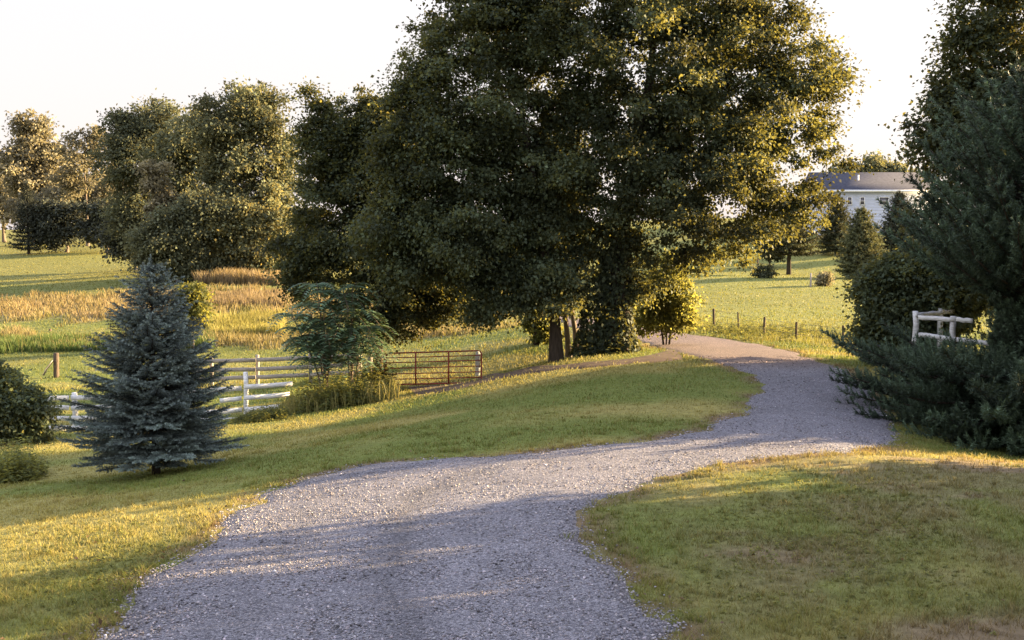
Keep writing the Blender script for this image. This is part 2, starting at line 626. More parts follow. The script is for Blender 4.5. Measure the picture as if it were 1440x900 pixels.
o = mesh_obj('gravel', V.reshape(-1, 3), [(of[None] + np.arange(n)[:, None, None] * 6).reshape(-1, 3)], M['stone'], None, np.repeat(tc_, 6, 0))
tag(o, 'loose crushed stone strewn over the gravel driveway', 'gravel', kind='stuff')

# ------------------------------------------------------------------ grass (uncountable)
def grass(name, x, y, h, w, lean, label, cat, tintmul=1.0, cfun=None, straw=.16, var=.56):
    n = len(x)
    c = (cfun or ground_color)(x, y) * tintmul
    c = c * (1 - var / 2 + var * rng.random(n))[:, None]
    c = mix(c, np.array([.30, .235, .10]), (rng.random(n) < straw) * .5)
    z = terr(x, y) - .015
    a = rng.random(n) * 6.283
    s = np.stack([np.cos(a), np.sin(a), np.zeros(n)], 1)
    b = rng.random(n) * 6.283
    l = np.stack([np.cos(b), np.sin(b), np.zeros(n)], 1) * (lean * h * rng.random(n) ** .7)[:, None]
    p = np.stack([x, y, z], 1)
    hh = np.stack([np.zeros(n), np.zeros(n), h], 1)
    V = np.stack([p - s * w[:, None] * .5, p + s * w[:, None] * .5, p + l * .4 + hh * .6 + s * w[:, None] * .36, p + l * .4 + hh * .6 - s * w[:, None] * .36, p + l + hh], 1)
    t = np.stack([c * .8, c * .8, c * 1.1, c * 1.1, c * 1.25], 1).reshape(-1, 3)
    q = np.arange(n)[:, None] * 5
    o = mesh_obj(name, V.reshape(-1, 3), [q + np.array([[0, 1, 2, 3]]), q + np.array([[3, 2, 4]])], M['grass'], None, t)
    return tag(o, label, cat, kind='stuff')


def off_road(x, y, m=0.0):
    k = ~inside(DRIVE_POLY, x, y)
    k &= ~(inside(TRACK_POLY, x, y) & (rng.random(len(x)) > .15))
    if m:
        k &= edge_dist(DRIVE_POLY, x, y) > m
    return k


x, y = scatter(420000, 5.2, 46, -.56, .56)
right = sstep(1.0, 2.5, x - .02 * y) * (1 - sstep(17, 20, y))
bare = right * sstep(.55, .72, fbm(x * .75 + 3, y * 1.1, 31))
k = off_road(x, y) & (rng.random(len(x)) > bare * .75) & (rng.random(len(x)) < .45 + .75 * fbm(x * 2.2, y * 2.2, 61))
x, y = x[k], y[k]
h = (.028 + .035 * rng.random(len(x))) * (.7 + .7 * fbm(x * 1.1, y * 1.1, 62)) * np.maximum(1, y / 22)
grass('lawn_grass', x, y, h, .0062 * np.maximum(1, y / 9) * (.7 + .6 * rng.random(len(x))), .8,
      'short mown lawn grass on both sides of the driveway', 'grass', cfun=lambda a, b: soil_near_edges(a, b, ground_color(a, b)) * (1.15 + .75 * (fbm(a * 4, b * 4, 81) - .5) + .5 * (fbm(a * 1.1, b * 1.1, 82) - .5))[:, None])
# rougher tufts in the nearest lawn and along the driveway edge
x, y = scatter(7000, 5.4, 24, -.56, .56)
ed = edge_dist(DRIVE_POLY, x, y)
k = np.where(inside(DRIVE_POLY, x, y), (ed < .16) & (rng.random(len(x)) < .4), (ed < .3) | (rng.random(len(x)) < .34))
x, y = np.repeat(x[k], 22), np.repeat(y[k], 22)
r_ = np.abs(rng.normal(0, .05, len(x))) * np.maximum(1, y / 12)
a_ = rng.random(len(x)) * 6.28
x, y = x + r_ * np.cos(a_), y + r_ * np.sin(a_)
h = (.035 + .075 * rng.random(len(x))) * (.6 + .8 * fbm(x * 3, y * 3, 67))
grass('grass_tufts', x, y, h, .0075 * np.maximum(1, y / 10), 1.1, 'longer grass tufts in the lawn and along the gravel edge', 'grass', 1.1, straw=.32)

# pasture grass, left and right of the trees
x, y = scatter(260000, 44, 210, -.56, .56)
s = y + (fbm(x * .35, y * .35, 1) - .5) * 16 + (x + 30) * .12
lf = (1 - sstep(-4, 4, x - .05 * y))
tall = lf * np.maximum(sstep(74, 79, s) * (1 - sstep(92, 97, s)), .8 * sstep(62, 65, s) * (1 - sstep(68, 71, s)))
hh = (.05 + .08 * rng.random(len(x))) * (.6 + .9 * fbm(x * .5, y * .5, 64)) + tall * (.35 + .5 * rng.random(len(x))) * fbm(x * .4, y * .4, 65) * 1.5
k = (rng.random(len(x)) < .5 + .5 * tall) & ~inside(DRIVE_POLY, x, y)


def pasture_col(a, b):
    c = ground_color(a, b)
    return c * 1.1


grass('pasture_grass', x[k], y[k], hh[k], .0009 * y[k] * (.6 + .7 * rng.random(k.sum())), .7,
      'green and straw coloured pasture grass in the fields', 'grass', cfun=pasture_col, straw=.05, var=.35)
# red-brown seeding hay by the left trees and tall weeds in the swale
def patch(u0, u1, d0, d1, n, h0, h1, w, colr, name, label, lean=.5):
    u = u0 + (u1 - u0) * rng.random(n)
    d = d0 + (d1 - d0) * rng.random(n)
    x, y = (u - 720) / F * d, d
    k = rng.random(n) < .15 + 1.1 * sstep(.3, .65, fbm(x * .9, y * .9, int(u0) + 7))
    x, y = x[k], y[k]
    k = off_road(x, y, .25)
    x, y = x[k], y[k]
    c0 = np.array(colr)
    return grass(name, x, y, (h0 + (h1 - h0) * rng.random(len(x))) * (.55 + .8 * fbm(x * .5, y * .5, 77)), np.full(len(x), w), lean,
                 label, 'tall grass', cfun=lambda a, b: np.repeat(c0[None], len(a), 0) * (.6 + .8 * fbm(a * .7, b * .7, 5))[:, None])


patch(275, 400, 101, 109, 9000, .6, 1.5, .07, (.25, .19, .11), 'seed_hay', 'russet tall hay at the foot of the left trees')
patch(285, 400, 82, 90, 9000, .5, 1.1, .06, (.20, .15, .09), 'dry_grass', 'dull brown tall grass strip in the left field')
patch(290, 400, 66, 76, 9000, .3, .9, .05, (.23, .21, .06), 'yellow_grass', 'yellow flowering tall grass behind the plank fence')
patch(900, 1215, 42, 60, 7000, .06, .34, .022, (.17, .165, .05), 'fence_grass', 'long sunlit grass growing through the wire fence')
patch(395, 560, 33.5, 38, 1300, .15, .8, .022, (.22, .20, .07), 'rank_grass', 'straw-tinged rank grass among the weeds by the sumac')
patch(-30, 300, 60, 67, 12000, .3, .75, .05, (.075, .11, .032), 'swale_grass', 'dark green rank grass in the dip of the left field')

# ------------------------------------------------------------------ broadleaf trees and shrubs
def broadleaf(name, label, cat, base, lobes, clumps, leaves, leaf, clump_r, mat, bark, trunk_r, seed, group=None, trunk_h=None,
              stems=None, hang=.25, volp=.68, zmin=.4, flat=.55, sides=7, tint_lo=.6, tint_hi=1.4, lean=(0, 0), warm=0.0, twig=1.0, shell=.42, crown_name='crown'):
    """lobes: (dx, dy, dz, rx, ry, rz) metres from the base. Trunk with limbs grown to every leaf clump."""
    g = np.random.default_rng(seed)
    base = np.asarray(base, float)
    root = thing(name, label, cat, base, group)
    lob = np.array(lobes, float)
    vol = lob[:, 3] * lob[:, 4] * lob[:, 5]
    vol = vol ** volp
    pick = g.choice(len(lob), clumps, p=vol / vol.sum())
    r = g.random(clumps) ** shell
    dirs = norm(g.normal(size=(clumps, 3)))
    r = r * (.66 + .66 * fbm(dirs[:, 0] * 2.2 + dirs[:, 2] * 1.7 + pick * 7.3, dirs[:, 1] * 2.2 - dirs[:, 2] * 1.9, seed, 3))
    c = lob[pick, :3] + dirs * r[:, None] * lob[pick, 3:] * .93
    gz = terr(base[0] + c[:, 0], base[1] + c[:, 1]) - base[2]
    c = c[c[:, 2] > gz + zmin]
    ctr = (lob[:, :3] * vol[:, None]).sum(0) / vol.sum()
    top = (lob[:, 2] + lob[:, 5]).max()
    T = Tubes()
    nodes, nrad = [], []
    for st in (stems or [(0, 0, ctr[0] * .6 + lean[0], ctr[1] * .6 + lean[1], trunk_h or top * .78, trunk_r)]):
        x0, y0, x1, y1, hgt, rad = st
        m = 9
        q = np.linspace(0, 1, m)
        path = np.stack([x0 + (x1 - x0) * q ** 1.4, y0 + (y1 - y0) * q ** 1.4, -.25 + (hgt + .25) * q], 1)
        path[1:, :2] += np.cumsum(g.normal(0, rad * .22, (m - 1, 2)), 0)
        rr = rad * (1 - .86 * q ** .9)
        rr[0] *= 1.35
        T.tube(path, rr, sides + 2)
        for a, b in zip(path[2:], rr[2:]):
            nodes.append(a)
            nrad.append(b)
    order = np.argsort(np.linalg.norm((c - np.array([0, 0, top * .35])) * [1, 1, .8], axis=1))
    for i in order:
        A = np.array(nodes)
        dv = c[i] - A
        cost = np.linalg.norm(dv, axis=1) + np.maximum(0, -dv[:, 2]) * 1.2 - np.array(nrad) * 1.5
        j = int(np.argmin(cost))
        p0, p1 = A[j], c[i]
        Ld = np.linalg.norm(p1 - p0)
        mid = (p0 + p1) / 2 + np.array([0, 0, .10 * Ld]) + g.normal(0, .06 * Ld, 3)
        r0 = min(nrad[j] * .7, (.012 + .016 * Ld) * twig)
        T.tube([p0, (p0 + mid) / 2 + g.normal(0, .02 * Ld, 3), mid, (mid + p1) / 2, p1], [r0, r0 * .85, r0 * .65, r0 * .45, r0 * .2], 4, cap=False)
        nodes += [mid, p1]
        nrad += [r0 * .65, r0 * .3]
    T.build('trunk', bark, root, True)
    K = len(c)
    cr = clump_r * (.6 + .8 * g.random(K))
    ct = tint_lo + (tint_hi - tint_lo) * g.random(K)
    per = np.maximum(4, leaves * (cr / clump_r) ** 2 / 1.1).astype(int)
    idx = np.repeat(np.arange(K), per)
    n = len(idx)
    dd = norm(g.normal(size=(n, 3)))
    rad = np.minimum(np.abs(g.normal(0, .52, n)) + .12, 1.5)
    off = dd * (rad * cr[idx])[:, None] * np.array([1, 1, flat])
    off[:, 2] -= (off[:, 0] ** 2 + off[:, 1] ** 2) * .18 / np.maximum(cr[idx], .1)
    p = c[idx] + off
    out = norm(c - ctr)[idx]
    ax = norm(g.normal(size=(n, 3)) + out * .5 + dd * .5 - np.array([0, 0, hang * 2]))
    nr = norm(g.normal(size=(n, 3)) * .8 + np.array([0, 0, 1.0]) + out * .3)
    sz = leaf * (.6 + .7 * g.random(n))
    V, Fq = leaf_quads(p, ax, nr, sz, sz * (.55 + .3 * g.random(n)))
    t = (ct[idx] * (.75 + .5 * g.random(n)))[:, None] * np.array([1, 1, 1.0])
    if warm:
        t = t * np.where(g.random(n) < .045, 1.8, 1.0)[:, None]  # a few leaves brightened in colour to stand for sun glints
        wv = (g.random(n) < .5) * warm * g.random(n)
        t = t * (1 + wv[:, None] * np.array([.9, .45, -.3]))
    mesh_obj(crown_name, V, [Fq], mat, root, np.repeat(t, 4, 0))
    return root


def lobes_px(u0, d, v0, items, depth=.85):
    """crown masses measured on the photo (centre and radii in pixels) turned into metres at distance d from a base at u0, v0"""
    s = d / F
    out = []
    for it in items:
        u, v, ru, rv = it[:4]
        dy = it[4] if len(it) > 4 else 0
        out.append(((u - u0) * s, dy, (v0 - v) * s, ru * s, min(ru, rv * 1.4) * s * depth, rv * s))
    return out


def vbase(q):
    """photo row of a ground point"""
    r = np.asarray(q) - CAM
    d = r @ FWD
    return 450 - F * (r @ UPV) / d


def tree_px(name, label, u, d, items, **kw):
    b = gd(u, d)
    depth = kw.pop('depth', .85)
    cat = kw.pop('cat', 'tree')
    return broadleaf(name, label, cat, b, lobes_px(u, d, vbase(b), items, depth), **kw)


big = tree_px('maple_tree', 'huge spreading maple with ivy-wrapped trunk standing beside the driveway bend', 866, 37,
              [(900, 170, 235, 200), (1000, 250, 165, 125), (860, 0, 260, 160), (1090, 120, 110, 125), (1085, 270, 100, 85), (900, 350, 160, 60),
               (1010, 350, 55, 40), (1060, 20, 115, 95), (760, 250, 130, 170), (870, 410, 90, 30), (1150, 225, 48, 45), (1150, 120, 36, 50), (1135, 275, 40, 30), (960, 80, 150, 150, -.8), (1010, 190, 120, 110, .6), (930, 250, 130, 110, -1.5)],
              clumps=840, leaves=290, leaf=.125, clump_r=.72, mat=M['maple'], bark=M['bark'], trunk_r=.42, seed=3, zmin=1.5, warm=.06, twig=1.25, tint_lo=.5, tint_hi=1.5, shell=.5)
tree_px('maple_tree', 'broad dark maple on a plain leaning trunk left of the ivy-wrapped maple', 783, 36.2,
        [(690, 190, 160, 200), (650, 330, 160, 95), (720, 20, 160, 140), (590, 230, 85, 140), (720, 395, 130, 50), (690, 430, 50, 35), (775, 405, 50, 45, -1.2), (560, 340, 70, 80), (590, 110, 60, 95)],
        clumps=680, leaves=290, leaf=.125, clump_r=.72, mat=M['maple'], bark=M['bark'], trunk_r=.22, seed=8, zmin=1.2, warm=.08, twig=1.2, tint_lo=.5, tint_hi=1.5, lean=(-.6, 0), shell=.5)
tree_px('maple_tree', 'pointed dark tree with leaves to the ground behind the leafy sumac', 530, 40.5,
        [(500, 330, 110, 125), (475, 235, 60, 95), (458, 205, 38, 60), (452, 150, 22, 50), (535, 170, 50, 70), (565, 280, 95, 170), (560, 440, 90, 50), (435, 360, 50, 80), (600, 400, 70, 70), (520, 200, 60, 90)],
        clumps=480, leaves=320, leaf=.125, clump_r=.68, mat=M['maple'], bark=M['bark'], trunk_r=.22, seed=12, volp=.5, zmin=.8, warm=.25, tint_lo=.5, tint_hi=1.4, shell=.5)
# slim trunks behind and the rear clump
for (u, d, hx, lab, sd) in ((801, 40, -.5, 'slim leaning tree with pale bark just right of the plain maple trunk', 5),
                            (812, 43, -.9, 'thin leaning tree with pale bark nearest the ivy-wrapped trunk', 6)):
    tree_px('slim_tree', lab, u, d, [(u - 30, 330, 50, 80), (u - 20, 230, 50, 80)], clumps=40, leaves=150, leaf=.17, clump_r=.7, mat=M['maple'],
            bark=M['palebark'], trunk_r=.12, seed=sd, lean=(hx, 0), zmin=2)
tree_px('ivy_tree', 'short bushy tree wrapped in creeper on the sunny lawn behind the gate', 756, 47,
        [(756, 400, 30, 55), (760, 450, 24, 30), (775, 470, 22, 16), (740, 350, 60, 50)], clumps=110, leaves=150, leaf=.17, clump_r=.55, mat=M['maple_hi'], bark=M['bark'],
        trunk_r=.25, seed=15, zmin=.1)
# ivy on the big trunk
iv = np.random.default_rng(4)
n = 5200
zz = iv.random(n) ** 1.3 * 3.6
aa = iv.random(n) * 6.283
fr = np.where(iv.random(n) < .36, 1, 0)
cx = np.where(fr, -.72, 0.0)
rr = np.where(fr, .42, .50) * (1 - zz * .07) + .35 * np.exp(-zz * 2.2) + .16 * iv.random(n)
zz = np.where(fr, zz * .75, zz)
p = np.stack([cx + rr * np.cos(aa), rr * np.sin(aa), zz + .02], 1)
od = np.stack([np.cos(aa), np.sin(aa), np.zeros(n)], 1)
V, Fq = leaf_quads(p, norm(iv.normal(size=(n, 3)) * .5 - [0, 0, .8] + od * .3), norm(od + iv.normal(size=(n, 3)) * .5), .13 + .06 * iv.random(n), .11)
mesh_obj('ivy', V, [Fq], M['maple'], big, np.repeat(.4 + .8 * iv.random(n), 4))

tree_px('shrub', 'loose yellow-green sunlit shrub right of the ivy-wrapped trunk', 938, 42,
        [(935, 410, 38, 40), (960, 430, 30, 34), (912, 445, 34, 25), (945, 375, 22, 25), (940, 455, 45, 18)], clumps=190, leaves=80, leaf=.13, clump_r=.42, mat=M['maple_hi'],
        bark=M['bark'], trunk_r=.05, seed=21, zmin=.1, tint_lo=.8, tint_hi=1.7, cat='shrub',
        stems=[(-.1, 0, -.6, 0, 2.0, .05), (.1, 0, .5, .1, 2.3, .05), (0, 0, .1, -.2, 1.8, .04)])

# left tree group
SPRIG = dict(bark=M['palebark'], sides=5)
GL = 'trees standing together beyond the left field'
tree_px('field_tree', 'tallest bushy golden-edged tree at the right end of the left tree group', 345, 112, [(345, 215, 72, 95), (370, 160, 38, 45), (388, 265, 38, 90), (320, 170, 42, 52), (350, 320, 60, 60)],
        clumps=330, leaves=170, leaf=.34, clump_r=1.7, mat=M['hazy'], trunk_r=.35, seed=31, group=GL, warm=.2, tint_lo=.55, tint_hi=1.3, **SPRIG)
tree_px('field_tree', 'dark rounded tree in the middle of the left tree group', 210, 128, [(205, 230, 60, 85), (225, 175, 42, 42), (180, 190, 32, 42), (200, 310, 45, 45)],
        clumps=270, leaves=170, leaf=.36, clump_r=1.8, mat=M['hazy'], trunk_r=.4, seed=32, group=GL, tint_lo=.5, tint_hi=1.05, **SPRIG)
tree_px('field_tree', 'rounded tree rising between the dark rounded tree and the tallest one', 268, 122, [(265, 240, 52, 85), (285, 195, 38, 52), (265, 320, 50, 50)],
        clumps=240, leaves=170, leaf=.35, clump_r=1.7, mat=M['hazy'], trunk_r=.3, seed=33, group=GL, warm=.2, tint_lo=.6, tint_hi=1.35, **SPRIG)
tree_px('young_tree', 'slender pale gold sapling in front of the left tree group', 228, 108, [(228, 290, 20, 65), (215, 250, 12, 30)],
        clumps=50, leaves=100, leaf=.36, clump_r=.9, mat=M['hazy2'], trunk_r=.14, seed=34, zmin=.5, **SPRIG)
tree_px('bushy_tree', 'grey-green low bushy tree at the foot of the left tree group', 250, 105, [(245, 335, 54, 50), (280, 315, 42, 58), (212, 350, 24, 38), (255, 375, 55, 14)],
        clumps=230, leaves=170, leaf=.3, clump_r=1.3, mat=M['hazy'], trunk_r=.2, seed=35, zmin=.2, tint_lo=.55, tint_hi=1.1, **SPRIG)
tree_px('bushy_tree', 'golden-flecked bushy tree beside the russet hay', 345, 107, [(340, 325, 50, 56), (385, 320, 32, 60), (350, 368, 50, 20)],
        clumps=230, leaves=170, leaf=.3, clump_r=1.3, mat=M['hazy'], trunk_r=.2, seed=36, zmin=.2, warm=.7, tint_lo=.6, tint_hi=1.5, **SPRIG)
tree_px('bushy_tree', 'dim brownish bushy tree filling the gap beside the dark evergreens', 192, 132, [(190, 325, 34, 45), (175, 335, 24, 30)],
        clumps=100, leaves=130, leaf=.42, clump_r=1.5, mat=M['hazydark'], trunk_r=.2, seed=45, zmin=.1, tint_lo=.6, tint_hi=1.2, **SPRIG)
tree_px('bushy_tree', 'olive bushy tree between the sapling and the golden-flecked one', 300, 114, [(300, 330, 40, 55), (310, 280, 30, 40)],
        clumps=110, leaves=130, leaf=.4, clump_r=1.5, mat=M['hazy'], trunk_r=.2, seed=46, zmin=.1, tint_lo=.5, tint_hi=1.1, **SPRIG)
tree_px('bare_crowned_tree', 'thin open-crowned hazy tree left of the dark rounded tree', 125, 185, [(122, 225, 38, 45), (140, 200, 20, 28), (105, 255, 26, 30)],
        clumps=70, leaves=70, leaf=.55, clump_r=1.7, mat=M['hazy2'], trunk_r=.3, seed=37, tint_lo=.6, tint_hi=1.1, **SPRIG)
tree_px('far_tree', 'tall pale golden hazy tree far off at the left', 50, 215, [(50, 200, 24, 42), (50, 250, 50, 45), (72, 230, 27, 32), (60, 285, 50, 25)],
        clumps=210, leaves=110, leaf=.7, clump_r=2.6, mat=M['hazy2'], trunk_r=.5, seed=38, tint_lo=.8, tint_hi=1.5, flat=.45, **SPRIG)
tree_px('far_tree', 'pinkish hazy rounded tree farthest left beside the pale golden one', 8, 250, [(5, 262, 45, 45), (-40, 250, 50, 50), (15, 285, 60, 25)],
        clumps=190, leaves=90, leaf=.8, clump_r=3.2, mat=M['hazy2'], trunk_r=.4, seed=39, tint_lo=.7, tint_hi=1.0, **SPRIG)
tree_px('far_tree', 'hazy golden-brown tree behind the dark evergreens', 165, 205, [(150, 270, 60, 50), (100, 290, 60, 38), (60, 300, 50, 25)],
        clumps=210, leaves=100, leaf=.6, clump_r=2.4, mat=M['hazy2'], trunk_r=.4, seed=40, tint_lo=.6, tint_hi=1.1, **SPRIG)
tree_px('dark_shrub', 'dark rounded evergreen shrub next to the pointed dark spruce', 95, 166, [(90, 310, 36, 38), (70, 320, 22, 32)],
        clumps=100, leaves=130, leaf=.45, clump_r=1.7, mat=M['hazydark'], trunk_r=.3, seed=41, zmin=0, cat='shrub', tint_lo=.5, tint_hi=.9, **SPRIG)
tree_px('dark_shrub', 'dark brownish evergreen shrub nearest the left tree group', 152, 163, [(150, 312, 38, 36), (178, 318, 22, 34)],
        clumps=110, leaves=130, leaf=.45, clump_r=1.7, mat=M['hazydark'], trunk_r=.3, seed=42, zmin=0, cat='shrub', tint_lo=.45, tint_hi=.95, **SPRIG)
tree_px('pasture_shrub', 'small yellow-green shrub rising behind the top of the blue spruce', 270, 60, [(270, 430, 26, 34)],
        clumps=60, leaves=90, leaf=.2, clump_r=.6, mat=M['maple_hi'], trunk_r=.06, seed=43, zmin=0, cat='shrub', **SPRIG)

# right-hand side: dark bush, tall tree behind the pine, trees by the house
tree_px('vine_bush', 'dense dark green vine-covered bush behind the pine and white rails', 1275, 30.5,
        [(1285, 415, 68, 66), (1245, 395, 40, 42), (1238, 455, 32, 48), (1330, 420, 50, 70), (1290, 470, 50, 40)], clumps=360, leaves=130, leaf=.13, clump_r=.5, mat=M['maple'], bark=M['bark'],
        trunk_r=.12, seed=51, zmin=.05, cat='bush', tint_lo=.8, tint_hi=2.0)
tree_px('roadside_tree', 'tall loose-limbed tree behind the big pine at the right edge', 1415, 33,
        [(1410, 40, 95, 120), (1370, 170, 80, 80), (1440, 200, 90, 160), (1325, 220, 60, 60), (1430, -60, 90, 100), (1400, 350, 110, 120), (1310, 320, 40, 50), (1360, 110, 60, 110), (1310, 170, 40, 70)],
        clumps=700, leaves=110, leaf=.14, clump_r=.6, mat=M['maple'], bark=M['bark'], trunk_r=.28, seed=52, zmin=1.0, tint_lo=.6, tint_hi=1.5, warm=.3, shell=.36)
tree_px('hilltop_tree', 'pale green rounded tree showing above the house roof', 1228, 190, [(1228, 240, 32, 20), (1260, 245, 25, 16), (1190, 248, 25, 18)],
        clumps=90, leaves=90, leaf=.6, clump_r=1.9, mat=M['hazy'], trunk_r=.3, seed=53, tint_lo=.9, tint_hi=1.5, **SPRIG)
tree_px('pasture_shrub', 'small russet-tipped shrub alone in the right pasture', 1162, 93, [(1162, 392, 12, 12), (1157, 398, 8, 8)],
        clumps=30, leaves=60, leaf=.2, clump_r=.45, mat=M['hazy2'], trunk_r=.04, seed=54, zmin=0, cat='shrub', **SPRIG)
tree_px('pasture_shrub', 'low green shrub under the dark pine across the right pasture', 1075, 104, [(1075, 384, 16, 12)],
        clumps=30, leaves=60, leaf=.25, clump_r=.5, mat=M['fir'], trunk_r=.04, seed=55, zmin=0, cat='shrub', **SPRIG)
tree_px('round_tree', 'small dark round tree left of the dark pine across the right pasture', 1082, 122, [(1082, 345, 18, 22)],
        clumps=50, leaves=110, leaf=.35, clump_r=1.0, mat=M['fir'], trunk_r=.14, seed=56, tint_lo=.5, tint_hi=1.0, **SPRIG)

# left edge bush and weeds
tree_px('edge_bush', 'dark leafy bush swallowing the end of the white rail fence', 22, 29.5, [(15, 570, 52, 48), (55, 590, 30, 34), (-30, 560, 50, 60)],
        clumps=190, leaves=110, leaf=.11, clump_r=.36, mat=M['maple'], bark=M['bark'], trunk_r=.05, seed=61, zmin=.02, cat='bush', tint_lo=.9, tint_hi=2.1)


def weeds(name, label, u0, u1, d0, d1, n, h0, h1, leafl, mat, seed, group=None, tl=.7, th=1.5, front=None):
    g = np.random.default_rng(seed)
    u = u0 + (u1 - u0) * (g.random(n) + g.random(n) + g.random(n) * .6) / 2.6
    d = d0 + (d1 - d0) * (g.random(n) + g.random(n) * .7) / 1.7
    x, y = (u - 720) / F * d, d
    k = off_road(x, y) & (g.random(n) < .2 + 1.2 * sstep(.3, .6, fbm(x * 1.6, y * 1.6, seed + 5)))
    x, y = x[k], y[k]
    n = len(x)
    z = terr(x, y)
    h = (h0 * .5 + (h1 * 1.25 - h0 * .5) * g.random(n) ** 2.2) * (.35 + 1.3 * fbm(x * 1.2, y * 1.2, seed) ** 1.3)
    per = 13
    q = np.tile((np.arange(per) + .5) / per, n)
    i = np.repeat(np.arange(n), per)
    ln = g.normal(0, .18, (n, 2))
    p = np.stack([x[i] + ln[i, 0] * h[i] * q ** 2, y[i] + ln[i, 1] * h[i] * q ** 2, z[i] + h[i] * q], 1)
    a = g.random(len(i)) * 6.283
    ax = np.stack([np.cos(a), np.sin(a), .5 - .9 * g.random(len(i))], 1)
    L = leafl * (1.15 - .6 * q) * (.6 + .8 * g.random(len(i)))
    V, Fq = leaf_quads(p, ax, np.array([0, 0, 1.0]) + g.normal(0, .4, (len(i), 3)), L, L * .35)
    t = np.repeat((tl + (th - tl) * g.random(n))[i] * (.55 + .55 * q), 4)
    o = mesh_obj(name, V, [Fq], mat, None, t)
    return tag(o, label, 'weeds', group, 'stuff')


weeds('weeds', 'tangled green and yellow weeds around the sumac by the white fence', 395, 545, 33.5, 37.5, 1000, .45, 1.1, .2, M['maple_hi'], 71)
weeds('weeds', 'dark leafy weeds at the hinge end of the red gate', 490, 560, 36.5, 38.6, 600, .6, 1.25, .22, M['maple'], 72)
weeds('weeds', 'low weeds along the foot of the white rail fence', 315, 420, 32.0, 34.5, 600, .1, .36, .12, M['maple_hi'], 73)
weeds('weeds', 'yellow-green weed patch at the left edge below the dark bush', -60, 62, 21.3, 24.3, 1300, .2, .6, .13, M['maple_hi'], 74, None, 1.0, 2.0)
weeds('undergrowth', 'sunlit rank growth along the wire fence by the right pasture', 900, 1215, 43.5, 57, 800, .1, .55, .15, M['maple_hi'], 75)
weeds('undergrowth', 'leafy growth around the foot of the ivy-wrapped trunk', 815, 895, 35.8, 38, 260, .2, .55, .16, M['maple'], 76)

weeds('lawn_clover', 'low clover and plantain leaves dotted through the near right lawn', 830, 1500, 7.5, 15.5, 1500, .03, .08, .035, M['maple_hi'], 77, None, 1.1, 2.2)
weeds('lawn_clover', 'low clover leaves dotted through the near left verge', -80, 330, 7.8, 14.5, 900, .03, .08, .035, M['maple_hi'], 78, None, 1.1, 2.2)

x, y = scatter(900, 7, 26, -.52, .5)
ed = edge_dist(DRIVE_POLY, x, y)
k = ~inside(DRIVE_POLY, x, y) & ((rng.random(len(x)) < .12) | ((ed < .4) & (rng.random(len(x)) < .7)))
x, y = x[k], y[k]
n = len(x)
V, Fq = leaf_quads(np.stack([x, y, terr(x, y) + .045], 1), norm(rng.normal(size=(n, 3)) * [1, 1, .25]), norm(rng.normal(size=(n, 3)) * .5 + [0, 0, 1]), .035 + .035 * rng.random(n), .035, .2)
o = mesh_obj('fallen_leaves', V, [Fq], M['grass'], None, np.repeat(np.array([[.15, .10, .06]]) * (.5 + rng.random((n, 1))), 4, 0))
tag(o, 'scattered dry brown leaves on the lawn and driveway edges', 'leaves', kind='stuff')

